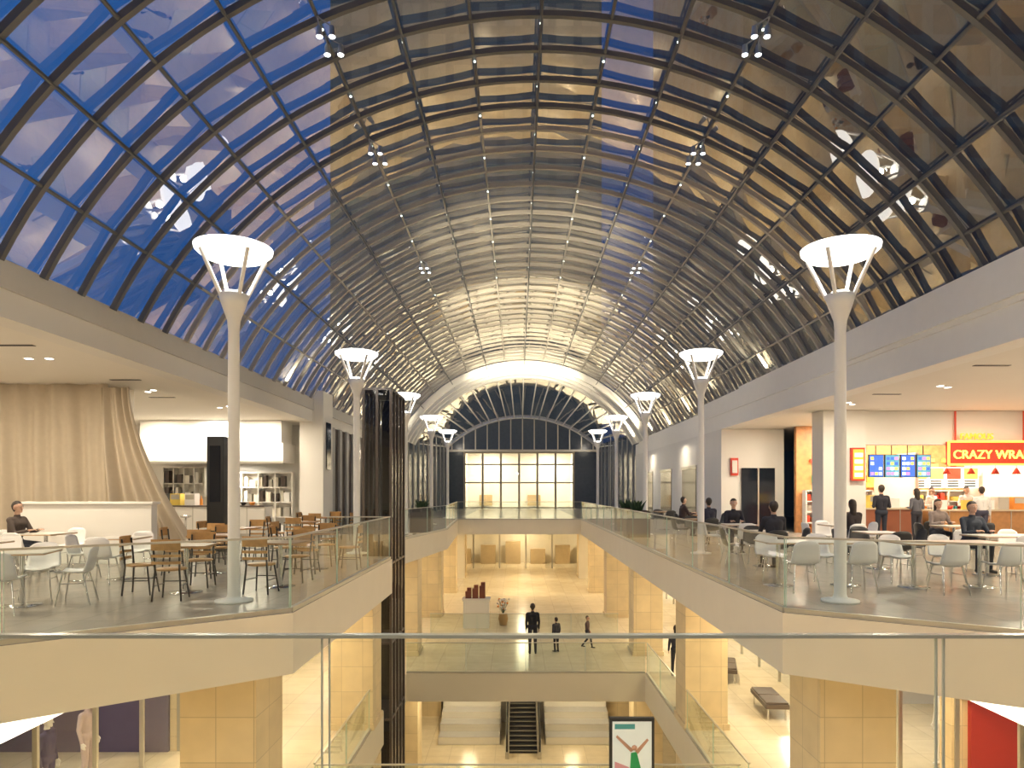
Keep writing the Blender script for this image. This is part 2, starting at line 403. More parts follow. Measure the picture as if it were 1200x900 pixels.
# ------------------------------------------------ ceiling fixtures & lights
ledm=M('downlight_glow',(1,1,1),.4,emis=(1,.93,.8),es=8,noise=0)
slot=M('slot_black',(.02,.02,.02),.5)
def downlights(name,places,z):
    b=MB()
    for (x,y) in places:
        b.cyl((x,y,z-.01),(x,y,z+.02),.10,.10,1,16); b.cyl((x,y,z-.015),(x,y,z),.07,.07,0,16)
    b.obj(name,[ledm,white])
PL=[(-9.2,6.5),(-9.6,6.9),(-9.2,13.4),(-9.6,13.4),(-9.4,17.6),(-9.7,17.9),(-11.5,12),(-8.9,21),(-9.3,21.3),(-12,15),(-10.5,9)]
PR=[(9.3,7),(9.7,7.3),(9.6,12.6),(10,12.6),(9.9,16),(10.2,16.2),(9.2,19),(9.5,19.4),(12,14),(12.3,14),(11,10)]
downlights('ceiling_downlights',PL,CL-.001); downlights('ceiling_downlights',PR,CR-.001)
b=MB()
for x,y in((-9.5,9),(-9.0,12.2),(-9.2,16),(-9.9,19)): b.b2((x-.35,y-.05,CL-.01),(x+.35,y+.05,CL+.01))
for x,y in((9.6,9.6),(9.3,13.4),(9.4,17.4)): b.b2((x-.35,y-.05,CR-.01),(x+.35,y+.05,CR+.01))
b.obj('ceiling_air_slots',[slot])
W=(1,.86,.66)
for y in (3.5,8.5,13.5,20,24):
    area((-9.3,y,CL-.03),.5,118,W)
    if y!=20: area((-13,y,CL-.03),.5,118,W)
for y in (3.5,8.5,13.5,18.5,24):
    for x in (9.9,13.8): area((x,y,CR-.03),.5,118,W)
for y in (33,41): area((-6.9,y,CL-.2),.3,35,W); area((7.3,y,CR-.2),.3,35,W)
Y2=(1,.80,.50)
for y in (11,16,21.5,27,33,39,46,54):
    for x in (-5.9,6.3): area((x,y,U3-.03),.5,100,Y2)
for y in (40,46,54): area((.3,y,U3-.03),.6,125,Y2)
for x in (-2.5,3.2): area((x,9,U2-.03),.5,60,Y2)
for y in (24,29,35): 
    for x in (-2.5,2.8): area((x,y,U2-.03),.5,70,Y2)
for y in (9,17): 
    for x in (-6,6.5): area((x,y,U2-.03),.5,60,Y2)
for x in (-6.5,-2.5,3.,7.): area((x,1.9,U3-.03),.5,170,Y2,rot=(.0,0,0))  # unseen lamps added under the deck to light the near columns
b=MB()
for x in (-5.,0,5.):
    zt=CZ+math.sqrt(8.9**2-(x-CX)**2)
    b.cyl((x,.5,3.15),(x,.5,3.35),.3,.2,0,20); b.cyl((x,.5,3.35),(x,.5,zt),.015,.015,0,6)
    spot((x,.5,3.1),(x*.9,9,-1.8),480,112,W,.25,'added_deck_flood')  # unseen floods added to brighten fascia, columns and parapet
b.obj('added_deck_pendants',[steel])  # shades and rods made up to carry the added floods
b=MB()
for y in (10.8,14.55,22.05):
    for t in (-.375,.375):
        for dy,dx in((0,-.10),(0,.10),(.45,-.10),(.45,.12)):
            p=Vector(arc(t,8.6,y+dy)); p.x+=dx
            b.cyl(p+Vector((0,0,.16)),p,.04,.055,1,10); b.sph(p,(.05,.05,.02),0,10,6)
            b.cyl(p+Vector((0,0,.16)),Vector(arc(t,8.95,y+dy)),.012,.012,1,5)
    for sx in (-.375,.375):
        p=arc(sx,8.5,y); spot((p[0],p[1],p[2]-.1),(p[0]*.7,y,F3),220,85,(1,.92,.78),.1)
b.obj('vault_spotlights',[M('spot_glow',(1,1,1),.4,emis=(.9,.95,1),es=8,noise=0),steel])
b=MB()
for y in (22,27,32,37,41.5,45):
    for x,zz,sx in((XL-.1,3.5,1),(XR+.3,3.95 if y<30 else 3.5,-1)):
        b.b2((x-.12,y-.3,zz-.05),(x+.12,y+.3,zz+.06),0)
        spot((x+sx*.12,y,zz+.12),(CX,y+4,8.5),600 if y<40 else 1300,90,(1,.86,.62),.1,'cornice_uplight')
for x in (-6,6.8): 
    b.b2((x-.12,49.9,4.0),(x+.12,50.3,4.1),0); b.cyl((x,50.1,F3),(x,50.1,4.0),.04,.04,0,8); spot((x,50.1,4.2),(CX,54,8),300,140,(1,.88,.7),.1,'added_canopy_uplight')  # poles and spots added to brighten the end canopy
b.obj('cornice_uplight_fixtures',[steel])
# ------------------------------------------------ level 2/1 walls & shops
def shop(side,y0,y1,zf,zc,col,goods,nm):
    x=XL+.1 if side<0 else XR-.1; s=side; zt=zf+2.25
    b=MB()
    b.b2((x,y0,zt),(x+s*.3,y1,zc),0)
    b.b2((x-s*.06,y0,zt-.04),(x,y1,zt+.26),4)
    b.b2((x,y0,zf),(x+s*.35,y0+.35,zc),1); 
    n=max(2,int((y1-y0)/1.6))
    for k in range(n+1):
        y=y0+.35+(y1-y0-.35)*k/n; b.b2((x+s*.05,y-.03,zf),(x+s*.13,y+.03,zt),2)
    for k in range(n):
        if k==n//2: continue
        a=y0+.35+(y1-y0-.35)*k/n; c=y0+.35+(y1-y0-.35)*(k+1)/n
        b.quad([(x+s*.09,a,zf),(x+s*.09,c,zf),(x+s*.09,c,zt),(x+s*.09,a,zt)],3)
    b.b2((x+s*5.5,y0,zf),(x+s*5.7,y1,zc),5); b.b2((x+s*.3,y1-.1,zf),(x+s*5.5,y1,zc),5)
    b.obj(nm,[white,stone,steel,glasss,M('header_light',(1,1,1),.4,emis=(1,.97,.92),es=1.2,noise=0),M('shopwall_'+str(col),col,.6)])
    for k in range(max(1,int((y1-y0-1)/2.2))):
        yy=y0+1.4+k*2.2; sb=MB(); W2,H2,D2=1.7,1.9,.4
        if yy>y1-.95: continue
        sb.b2((-W2/2,-D2/2,0),(-W2/2+.04,D2/2,H2)); sb.b2((W2/2-.04,-D2/2,0),(W2/2,D2/2,H2))
        for q in range(5):
            z=.08+q*.44; sb.b2((-W2/2,-D2/2,z-.02),(W2/2,D2/2,z+.02))
            if q<4:
                xx=-W2/2+.08
                while xx<W2/2-.2:
                    w=random.uniform(.08,.2); h=random.uniform(.15,.33); sb.b2((xx,-D2/2+.04,z+.02),(xx+w,D2/2-.06,z+.02+h),1+random.randrange(3)); xx+=w+.03
        sb.obj('display_shelf',[white]+[M('goods_%.2f_%.2f_%.2f'%g,g,.5) for g in goods],(x+s*(2.6+(k%2)*1.4),yy,zf),rz=s*PI/2)
    area((x+s*1.8,(y0+y1)/2,zc-.05),.8,30*(y1-y0)/3,(1,.92,.8))
G1=[(.04,.03,.16),(.12,.08,.3),(.5,.5,.55)]; G2=[(.6,.1,.06),(.8,.75,.7),(.1,.2,.3)]; G3=[(.5,.4,.25),(.2,.15,.1),(.7,.65,.6)]
for s,segs in((-1,[(9,15.5,(.10,.08,.16),G1),(15.5,24,(.75,.65,.5),G3),(24,34,(.8,.72,.6),G3),(34,45.8,(.75,.65,.5),G2)]),
              (1,[(9,12.6,(.45,.04,.03),G2),(12.6,19,(.7,.68,.65),G1),(19,30,(.75,.7,.6),G3),(30,45.8,(.75,.65,.5),G3)])):
    for a,c,col,g in segs: shop(s,a,c,F2,U3,col,g,'storefront')
b=MB(); b.b2((-8.2,46,F2),(-3.6,46.2,U3)); b.b2((4.1,46,F2),(8.6,46.2,U3)); b.obj('wall_middle_end',[cream])
b=MB(); yy=52
b.b2((-8,yy+4,F2),(9,yy+4.2,U3),0)
b.b2((-8,yy,F2+2.6),(9,yy+.2,U3),0)
for k in range(9):
    x=-7.4+2*k; b.b2((x-.06,yy,F2),(x+.06,yy+.1,F2+2.6),1)
b.quad([(-8,yy+.05,F2),(9,yy+.05,F2),(9,yy+.05,F2+2.6),(-8,yy+.05,F2+2.6)],2)
for k in range(6): b.b2((-5+2*k,yy+3,F2),(-3.8+2*k,yy+3.6,F2+1.2+.3*(k%3)),3)
b.obj('storefront_end',[cream,steel,glasss,M('warm_goods')])
b=MB(); b.b2((-8,40,F1),(9,40.2,U2)); 
b.b2((-8.2,YB,F1),(-8,40,U2)); b.b2((9,YB,F1),(9.2,40,U2)); b.obj('wall_lower',[cream])
b=MB(); b.b2((-3.4,31,F1),(4,40,-9.0)); b.obj('floor_lower_podium',[white],bevel=.02)
for nm,xa,xb in(('terrace_steps',-3.3,-.75),('terrace_steps',1.15,3.9)):
    b=MB()
    for k in range(4): b.b2((xa,28.2+k*.7,F1+.0),(xb,28.2+(k+1)*.7,F1+.3*(k+1)),0); b.b2((xa,28.2+k*.7,F1+.3*(k+1)),(xb,28.9+k*.7,F1+.3*(k+1)+.02),1)
    b.obj(nm,[white,greyp],bevel=.01)
def escalator(name,x0,x1,y0,z0,y1,z1):
    b=MB(); n=14
    for k in range(n):
        ya=y0+(y1-y0)*k/n; yb=y0+(y1-y0)*(k+1)/n; z=z0+(z1-z0)*(k+1)/n
        b.b2((x0+.15,ya,z0),(x1-.15,yb,z),0); b.b2((x0+.15,ya-.005,z-.03),(x1-.15,ya+.03,z+.003),1)
    for x in (x0+.07,x1-.07):
        vs=[];
        for xx in(x-.07,x+.07): vs+=[(xx,y0-.6,z0),(xx,y1,z1-.4),(xx,y1,z1+.3),(xx,y0-.6,z0+.25)]
        b.add(vs,[(0,1,2,3),(7,6,5,4),(0,4,5,1),(1,5,6,2),(2,6,7,3),(3,7,4,0)],2)
        b.quad([(x,y0-.6,z0+.25),(x,y1,z1+.3),(x,y1,z1+.95),(x,y0-.6,z0+.9)],3)
        b.tube([(x,y0-.6,z0+.3),(x,y0-.75,z0+.6),(x,y0-.6,z0+.92),(x,y1,z1+.97)],.04,4)
    b.obj(name,[darkm,M('step_yellow',(.35,.33,.28),.5),steel,glasss,M('handrail_black',(.015,.015,.015),.5)])
escalator('escalator',-.5,.92,27.3,F1,30.98,-9.0)
# ------------------------------------------------ furniture
wood=M('chair_wood',(.50,.28,.10),.4,noise=.3,scale=12); whitep=M('white_plastic',(.88,.86,.83),.35,noise=.02)
chrome=M('chrome',(.7,.7,.7),.15,1,noise=.02); black=M('black_metal',(.02,.02,.02),.4,.3)
def shell_chair(m1,m2):
    b=MB(); N=10
    path=[(-.21,.44),(-.19,.455),(-.1,.45),(.02,.44),(.12,.445),(.18,.48),(.21,.56),(.23,.66),(.25,.76),(.255,.82)]
    vs=[]
    for k,(y,z) in enumerate(path):
        hw=.215+.01*math.sin(k/3) if k<6 else .22-.012*(k-6)
        for i in range(N+1):
            u=-1+2*i/N; c=.035*u*u
            if k<5: vs.append((u*hw,y,z+c))
            else: vs.append((u*hw,y-c*1.2,z+(.0 if k<9 else -.05*u**4)))
    nv=len(vs); vs2=[(x,y+.012,z-.012) for x,y,z in vs]
    fs=[];P=len(path)
    for k in range(P-1):
        for i in range(N):
            a=k*(N+1)+i; fs.append((a,a+1,a+N+2,a+N+1)); fs.append((nv+a,nv+a+N+1,nv+a+N+2,nv+a+1))
    for i in range(N): fs.append((i,nv+i,nv+i+1,i+1)); a=(P-1)*(N+1)+i; fs.append((a,a+1,nv+a+1,nv+a))
    for k in range(P-1):
        a=k*(N+1); fs.append((a,a+N+1,nv+a+N+1,nv+a)); a+=N; fs.append((a,nv+a,nv+a+N+1,a+N+1))
    b.add(vs+vs2,fs,0,True)
    for sx in (-1,1):
        b.cyl((sx*.15,-.13,.44),(sx*.21,-.2,0),.012,.01,1,8); b.cyl((sx*.15,.12,.43),(sx*.21,.22,0),.012,.01,1,8)
        b.cyl((sx*.17,-.15,.3),(sx*.17,.16,.3),.006,.006,1,6)
    b.cyl((-.15,-.13,.43),(.15,-.13,.43),.01,.01,1,6); b.cyl((-.15,.12,.43),(.15,.12,.43),.01,.01,1,6)
    return b.mesh('dining_chair',[m1,m2])
def wood_chair():
    b=MB()
    b.lathe([(0,.435),(.2,.435),(.215,.45),(.2,.465),(0,.465)],mat=0,n=20)
    for sx in (-1,1):
        b.cyl((sx*.14,-.14,.44),(sx*.19,-.2,0),.014,.012,1,8)
        b.tube([(sx*.20,.2,0),(sx*.165,.165,.44),(sx*.18,.21,.86)],.014,1,8)
        b.cyl((sx*.165,-.165,.22),(sx*.185,.18,.22),.008,.008,1,6)
    b.cyl((-.165,-.17,.25),(.165,-.17,.25),.008,.008,1,6)
    for z0,z1 in((.74,.90),(.64,.68),(.54,.58)):
        n=8; vs=[]
        for i in range(n+1):
            u=-1+2*i/n; y=.21+.03*(1-u*u)+ (z0-.5)*.04
            vs+= [(u*.2,y,z0),(u*.2,y+.018,z0),(u*.2,y+.018,z1),(u*.2,y,z1)]
        fs=[]
        for i in range(n):
            for j in range(4): fs.append((i*4+j,i*4+(j+1)%4,i*4+4+(j+1)%4,i*4+4+j))
        fs+=[(3,2,1,0),(n*4,n*4+1,n*4+2,n*4+3)]
        b.add(vs,fs,0)
    return b.mesh('dining_chair',[wood,black])
def table(w,d,mt,name='dining_table'):
    b=MB(); b.b2((-w/2,-d/2,.725),(w/2,d/2,.755),0)
    xs=[0] if w<1.1 else [-w/3,w/3]
    for x in xs:
        b.cyl((x,0,.02),(x,0,.725),.035,.035,1,12)
        b.lathe([(0,0),(.24,0),(.24,.015),(.05,.035),(0,.035)],(x,0,0),1,20)
        b.b2((x-.2,-.03,.70),(x+.2,.03,.725),1)
    b.b2((-w/2-.003,-d/2-.003,.728),(w/2+.003,d/2+.003,.74),2)
    return b.mesh(name,[mt,chrome,wood])
wch=shell_chair(whitep,chrome); dch=shell_chair(M('black_plastic',(.03,.03,.03),.4),chrome); och=wood_chair()
tW=table(.75,.75,M('table_white',(.8,.76,.68),.3)); tL=table(1.7,.75,MC['table_white']); tD=table(.75,.75,M('table_brown',(.35,.2,.1),.35))
SEATS={}
def setting(x,y,tm,cm,rot=0,w=.75,n=4,z=F3):
    put('dining_table',tm,(x,y,z),rot)
    if w<1: offs=[(0,-.66,PI),(0,.66,0),(-.66,0,PI/2),(.66,0,-PI/2)][:n]
    else: offs=[(-.45,-.66,PI),(.45,-.66,PI),(-.45,.66,0),(.45,.66,0)][:n]
    for q,(dx,dy,r) in enumerate(offs):
        c,s=math.cos(rot),math.sin(rot); X,Y,Rz=x+dx*c-dy*s,y+dx*s+dy*c,rot+r
        SEATS[(x,y,q)]=(X,Y,Rz)
        put('dining_chair',cm,(X,Y,z),Rz)
# left
setting(-5.2,10.7,tD,och,0.15,n=3); setting(-3.95,11.35,tD,och,-.1,n=2)
setting(-6.9,9.5,tW,wch,.3,n=4)
for x,y in((-8.9,11.2),(-7.2,12.4),(-9.4,13.6),(-11.2,12.2)): setting(x,y,tW,wch,random.uniform(-.1,.1),n=3)
for x,y,n in((-5.9,13.2,3),(-4.1,13.9,4),(-6.4,15.6,4),(-5.9,18.6,4),(-6.2,22,4)): setting(x,y,tD,och,random.uniform(-.2,.2),n=n)
# right
setting(4.95,11.5,tL,wch,0,1.7); setting(7.1,11.3,tL,wch,.05,1.7)
setting(8.7,9.6,tW,dch,.2,n=4); setting(10.5,9.4,tW,dch,.2,n=4)
for x,y in((5.2,14.4),(7.4,14.0),(9.5,13.0),(11.8,13.0),(5.6,17.3),(8.0,17.0),(10.6,16.6)):
    setting(x,y,tL if (int(x*10)%2) else tW,wch if int(y)%2 else dch,random.uniform(-.1,.1),1.7 if (int(x*10)%2) else .75)
for x,y in((5.5,20.5),(6.4,24),(6.0,28)): setting(x,y,tD,dch,.1)
def planter(x,y,z):
    b=MB(); b.b2((-.4,-.4,0),(.4,.4,.9),0); b.b2((-.36,-.36,.88),(.36,.36,.92),1)
    for k in range(50):
        a=random.uniform(0,2*PI); r=random.uniform(.05,.36); h=random.uniform(.15,.4); cx,cy=.5*r*math.cos(a),.5*r*math.sin(a)
        dx,dy=.5*r*math.cos(a),.5*r*math.sin(a); w=.03
        b.add([(cx-w,cy,.9),(cx+w,cy,.9),(cx+dx*.6+w,cy+dy*.6,.9+h*.7),(cx+dx*1.2,cy+dy*1.2,.9+h),(cx+dx*.6-w,cy+dy*.6,.9+h*.7)],[(0,1,2,3,4)],2)
    b.obj('planter_box',[brown,M('soil',(.05,.03,.02),.9),M('leaf_green',(.03,.07,.03),.5)],(x,y,z))
planter(-3.75,26.6,F3); planter(4.1,23.6,F3); planter(4.3,27.2,F3)
# ---- left: curtain, barrier, restaurant
cloth=M('curtain_fabric',(.52,.44,.33),.9,noise=.08,scale=8,bump=.1)
def curtain(x0,x1,xb0,xb1,y,zt,zb,n,name,amp=.1,nf=20,pw=1.8):
    vs=[];m=30
    for j in range(m+1):
        v=j/m
        for i in range(n+1):
            u=i/n; e=v**pw
            xa=x0+(x1-x0)*u; xbm=xb0+(xb1-xb0)*u; x=xa*(1-e)+xbm*e
            yy=y+amp*(.5+.7*v)*(math.sin(u*nf*2*PI)+.5*math.sin(u*nf*3.3+2))+.04*math.sin(u*23+v*3)
            vs.append((x,yy,zt+(zb-zt)*v))
    fs=[(j*(n+1)+i,j*(n+1)+i+1,(j+1)*(n+1)+i+1,(j+1)*(n+1)+i) for j in range(m) for i in range(n)]
    b=MB(); b.add(vs,fs,0,True); b.obj(name,[cloth])
curtain(-14.5,-9.95,-14.5,-9.75,16.6,CL-.01,F3+.02,260,'curtain',.07,11)
curtain(-9.9,-9.2,-9.75,-7.4,16.2,CL-.15,F3+.02,90,'curtain',.11,5,1.6)
b=MB(); b.b2((-16,17.4,F3),(-9.9,17.6,CL-.01)); b.obj('wall_hoarding',[cream])
b=MB(); b.b2((-10.9,14.9,F3),(-8.0,15.15,F3+1.3)); b.b2((-10.95,14.85,F3+1.3),(-7.95,15.2,F3+1.36)); b.obj('barrier_wall',[white],bevel=.01)
b=MB(); b.b2((-8.3,18.2,F3+.08),(-7.85,18.6,1.45),0); b.b2((-8.22,18.18,-.3),(-7.93,18.2,1.2),1); b.b2((-8.35,18.1,F3),(-7.8,18.7,F3+.08),0); b.obj('directory_totem',[darkm,darkg],bevel=.01)
b=MB(); b.b2((-16,27.2,F3),(-8.25,27.4,CL-.01),0)
b.obj('wall_restaurant_back',[white])
b=MB(); b.b2((-14,25.0,1.05),(-8.6,26.4,1.75),0); b.b2((-13.9,25.1,1.75),(-8.7,26.3,CL-.01),0); b.b2((-14,24.97,1.0),(-8.6,25.0,1.08),1)
b.obj('kitchen_hood',[white,steel])
def bar(name,x0,x1,y,z,h,front,top,depth=.7,goods=True,cols=None):
    b=MB(); b.b2((x0,y,z),(x1,y+depth,z+h-.05),0); b.b2((x0-.0,y-.06,z+h-.05),(x1+.0,y+depth+.05,z+h),1)
    b.b2((x0,y-.012,z+.02),(x1,y+.01,z+.14),2)
    n=int((x1-x0)/.6)
    for k in range(n+1): xx=x0+(x1-x0)*k/n; b.b2((xx-.01,y-.014,z+.14),(xx+.01,y,z+h-.05),2)
    mats=[front,top,steel]
    if goods:
        for c in cols: mats.append(c)
        x=x0+.2
        while x<x1-.5:
            t=random.randrange(4); m=3+random.randrange(len(cols))
            if t==0: b.cyl((x,y+.3,z+h),(x,y+.3,z+h+.22),.05,.05,m,10); b.cyl((x,y+.3,z+h+.22),(x,y+.3,z+h+.32),.02,.015,m,8); x+=.2
            elif t==1: b.b2((x,y+.15,z+h),(x+.35,y+.5,z+h+.4),m); b.b2((x+.03,y+.14,z+h+.2),(x+.32,y+.15,z+h+.37),2); x+=.5
            elif t==2: b.lathe([(0,0),(.06,0),(.11,.1),(.1,.11),(0,.03)],(x+.05,y+.3,z+h),m,14); x+=.3
            else: b.b2((x,y+.1,z+h),(x+.45,y+.14,z+h+.3),m); x+=.6
    b.obj(name,mats,bevel=0)
red=M('red_plastic',(.7,.06,.03),.4); org=M('orange',(.8,.3,.05),.4); tealc=M('teal',(.05,.3,.3),.4); yel=M('yellow',(.8,.6,.12),.4); blk=M('black_gloss',(.03,.03,.03),.3)
bar('bar_counter',-13.5,-8.6,23.2,F3,1.1,white,M('bar_top_dark',(.1,.08,.07),.3),cols=[steel,whitep,org,blk,yel])
def shelf(name,x0,x1,y,z0,h,rows,cols,fr=None):
    b=MB(); b.b2((x0,y,z0),(x1,y+.03,z0+h),0)
    for q in range(rows+1):
        z=z0+h*q/rows; b.b2((x0,y-.35,z-.02),(x1,y,z+.02),0)
        if q<rows:
            x=x0+.05
            while x<x1-.25:
                w=random.uniform(.06,.22); hh=random.uniform(.4,.8)*h/rows; b.b2((x,y-.3,z+.02),(x+w,y-.05,z+.02+hh),1+random.randrange(len(cols))); x+=w+random.uniform(.02,.15)
    nv=5
    for k in range(nv): xx=x0+(x1-x0)*k/(nv-1); b.b2((xx-.02,y-.35,z0),(xx+.02,y,z0+h),0)
    b.obj(name,[fr or white]+cols)
shelf('bottle_shelf',-13.8,-12.2,26.9,F3,2.5,4,[brown,steel,whitep,blk],steel)
shelf('kitchen_rack',-11.4,-8.8,26.9,F3,2.3,4,[steel,whitep,cream,brown],white)
for x in (-12.5,-11,-9.5):
    b=MB(); b.lathe([(0,0),(.2,0),(.2,.02),(.03,.04),(.03,.7),(.17,.72),(.18,.78),(0,.8)],n=16); b.obj('bar_stool',[chrome],(x,22.6,F3))
area((-11,24.7,CL-.03),.5,110,(1,.95,.85)); area((-11,26.0,1.0),.5,80,(1,.92,.78))
# ---- right: food stalls
stallw=M('stall_tile_warm',(.62,.30,.12),.4,noise=.5,scale=6)
b=MB(); b.b2((10.6,21,1.42),(17,21.4,CR-.01),0); b.b2((9.3,20.8,F3),(10.6,21.6,CR-.01),0); b.b2((10.6,26,F3),(17,26.2,CR-.01),1); b.b2((13.5,23.2,F3),(13.62,25.9,1.3),0)
b.obj('wall_food_stalls',[white,stallw])
b=MB(); b.b2((8.1,27.2,F3),(10.6,27.5,CR-.01),0); b.obj('wall_service',[white])
b=MB(); b.b2((8.9,27.1,F3),(10.2,27.19,F3+2.5),0); b.b2((9.5,27.05,F3),(9.56,27.1,F3+2.5),1); b.obj('door_service',[darkg,steel])
b=MB(); b.b2((8.45,27.1,.6),(8.75,27.19,1.3),0); b.b2((8.5,27.06,.7),(8.7,27.1,1.2),1); b.obj('wall_sign',[red,white])
bar('food_counter',13.0,16.9,21.6,F3,1.0,M('counter_wood',(.45,.22,.08),.35,noise=.3,scale=8),M('counter_top',(.6,.5,.35),.2),cols=[red,yel,steel,whitep,org])
bar('food_counter',10.8,12.9,21.8,F3,1.05,M('counter_red',(.30,.10,.05),.35),M('counter_top'),cols=[red,yel,steel,whitep])
shelf('menu_shelf',10.8,13.3,25.9,F3,1.6,4,[red,yel,org,steel,whitep]); shelf('menu_shelf',13.8,16.9,25.9,F3,1.6,4,[red,yel,org,steel,whitep,tealc])
b=MB()
for k in range(4):
    x=11.05+k*.5; z0=.42; 
    b.b2((x,21.5,z0),(x+.46,21.56,z0+.72),0); b.b2((x+.02,21.48,z0+.02),(x+.44,21.5,z0+.70),1+k%2)
    for q in range(3):
        for r in range(4): 
            b.b2((x+.05+q*.13,21.47,z0+.07+r*.16),(x+.14+q*.13,21.48,z0+.16+r*.16),random.choice((3,4,5,1)))
    b.cyl((x+.23,21.53,z0+.72),(x+.23,21.53,CR-.01),.015,.015,0,6)
b.obj('menu_screens',[blk,M('scr_blue',(.05,.15,.5),.3,emis=(.06,.15,.7),es=.8),M('scr_teal',(.1,.4,.5),.3,emis=(.12,.3,.5),es=.7),M('scr_text',(1,1,1),.4,emis=(1,1,.9),es=1.8),M('scr_pink',(.8,.2,.4),.4,emis=(1,.2,.4),es=1.4),M('scr_amber',(.8,.5,.1),.4,emis=(1,.5,.1),es=1.5)])
b=MB()
for k in range(5):
    x=13.75+k*.62; b.b2((x,24.9,.1),(x+.56,24.95,.85),0); b.b2((x+.03,24.88,.42),(x+.53,24.9,.82),1+k%3); 
    for q in range(3): b.b2((x+.05,24.88,.14+q*.09),(x+.45,24.9,.19+q*.09),4)
for k in range(60):
    x=random.uniform(11,16.6); z=random.uniform(.08,1.15); w=random.uniform(.12,.34); b.b2((x,25.90-.0005*k,z),(x+w,25.96,z+w*.8),random.choice((1,2,3,5,0,6)))
b.obj('menu_boards',[M('board_lit_white',(.9,.9,.85),.4,emis=(1,.95,.85),es=1.1),M('board_red',(.8,.06,.03),.4,emis=(.9,.05,.02),es=.8),M('board_yellow',(.9,.6,.1),.4,emis=(1,.6,.08),es=.9),M('food_photo',(.6,.3,.1),.5,noise=.5,scale=20,emis=(.7,.3,.1),es=1),blk,M('board_orange',(.9,.35,.05),.4,emis=(1,.35,.05),es=1.4),M('board_green',(.1,.5,.15),.4,emis=(.1,.5,.12),es=.8)])
sign=MB(); sign.b2((13.15,20.85,.8),(15.75,20.99,1.5),0)
for z in (.8,1.5): sign.b2((13.15,20.82,z-.03),(15.75,20.86,z+.03),1)
for x in (13.15,15.75): sign.b2((x-.03,20.82,.8),(x+.03,20.86,1.5),1)
for x in (13.4,15.5): sign.b2((x-.02,20.9,1.5),(x+.02,20.94,CR-.02),0)
so=sign.obj('stall_sign',[M('sign_maroon',(.35,.04,.02),.4,emis=(.6,.05,.02),es=.5),M('sign_neon',(1,.5,.1),.4,emis=(1,.35,.05),es=2.5)])
text('CRAZY WRAP',.37,M('sign_letters',(1,.65,.12),.4,emis=(1,.5,.08),es=3),(14.45,20.84,.98),(PI/2,0,0),'sign_letters',so)
text('FAMOUS',.26,M('sign_letters_o',(1,.4,.05),.4,emis=(1,.28,.03),es=1.6),(14.0,20.84,1.57),(PI/2,0,0),'sign_subtitle',so)
s2=MB(); s2.b2((10.1,20.66,.3),(10.5,20.78,1.3),0); s2.b2((10.14,20.64,.35),(10.46,20.66,1.25),1)
for k in range(4): s2.b2((10.18,20.62,.42+k*.2),(10.42,20.64,.54+k*.2),2)
s2.obj('blade_sign',[red,M('sign_orange_lit',(1,.3,.05),.4,emis=(1,.25,.03),es=1.5),M('sign_letters_w',(1,.9,.7),.4,emis=(1,.8,.5),es=1.5)])
for x in (12,15): area((x,24,CR-.03),.6,170,(1,.88,.68))
b=MB()
for x in (13.4,14.2,15,15.8,16.5): b.cyl((x,22.6,.75),(x,22.6,CR-.01),.008,.008,0,5); b.lathe([(.03,.2),(.13,0),(.12,0),(0,.15)],(x,22.6,.55),1,14); b.sph((x,22.6,.6),.05,2)
b.obj('pendant_lamps',[black,red,ledm])
# ---- middle level dressing
b=MB(); b.b2((-.55,-.35,0),(.55,.35,1.2),0); b.b2((-.6,-.4,1.2),(.6,.4,1.25),0)
for k in range(3): b.b2((-.35+.3*k-.12,-.15,1.25),(-.35+.3*k+.13,.15,1.55+.12*k),1); b.b2((-.3+.3*k-.1,-.12,1.55+.12*k),(-.3+.3*k+.08,.1,1.7+.12*k),1)
b.obj('display_plinth',[white,M('dark_red_brown',(.18,.05,.03),.5)],(-1.8,29.6,F2))
b=MB(); b.lathe([(0,0),(.16,0),(.22,.3),(.18,.45),(.2,.5),(0,.48)],mat=0)
for k in range(40):
    a=random.uniform(0,2*PI); r=random.uniform(0,.3); z=random.uniform(.7,1.15); b.cyl((0,0,.48),(r*math.cos(a),r*math.sin(a),z),.006,.005,2,4,False); b.sph((r*math.cos(a),r*math.sin(a),z),.05,1 if k%4 else 3,6,4)
b.obj('flower_vase',[M('vase_gold',(.5,.3,.1),.3),M('petals_white',(.9,.85,.75),.6),M('leaf_green'),org],(-.65,30,F2))
def bench(x,y,z,rz,col):
    b=MB(); b.b2((-.75,-.3,.30),(.75,.3,.42),0); b.b2((-.72,-.28,.42),(-.02,.28,.47),0); b.b2((.02,-.28,.42),(.72,.28,.47),0)
    for s in (-1,1): 
        for t in (-1,1): b.cyl((s*.65,t*.22,0),(s*.65,t*.22,.30),.025,.02,1)
    b.obj('bench',[col,chrome],(x,y,z),rz,bevel=.02)
lea=M('leather_dark',(.12,.09,.07),.45)
for x,y,r in((6.6,21.6,1.3),(6.7,18.2,1.5)): bench(x,y,F2,r,lea)
b=MB(); b.b2((-.39,-.04,0),(.39,.04,1.95),0); b.b2((-.34,-.05,.12),(.34,-.04,1.89),1); b.b2((-.34,-.052,.9),(.34,-.05,1.89),2)
b.b2((-.30,-.053,1.76),(.05,-.051,1.85),7)
def poly2(pts,m,y=-.056): b.quad([(x,y,z) for x,z in pts],m)
poly2([(-.02,1.35),(.08,1.37),(.16,1.05),(.10,.85),(-.04,1.0)],3); poly2([(-.02,1.36),(-.28,1.62),(-.26,1.66),(.03,1.40)],4); poly2([(.05,1.38),(.26,1.6),(.29,1.57),(.10,1.33)],4)
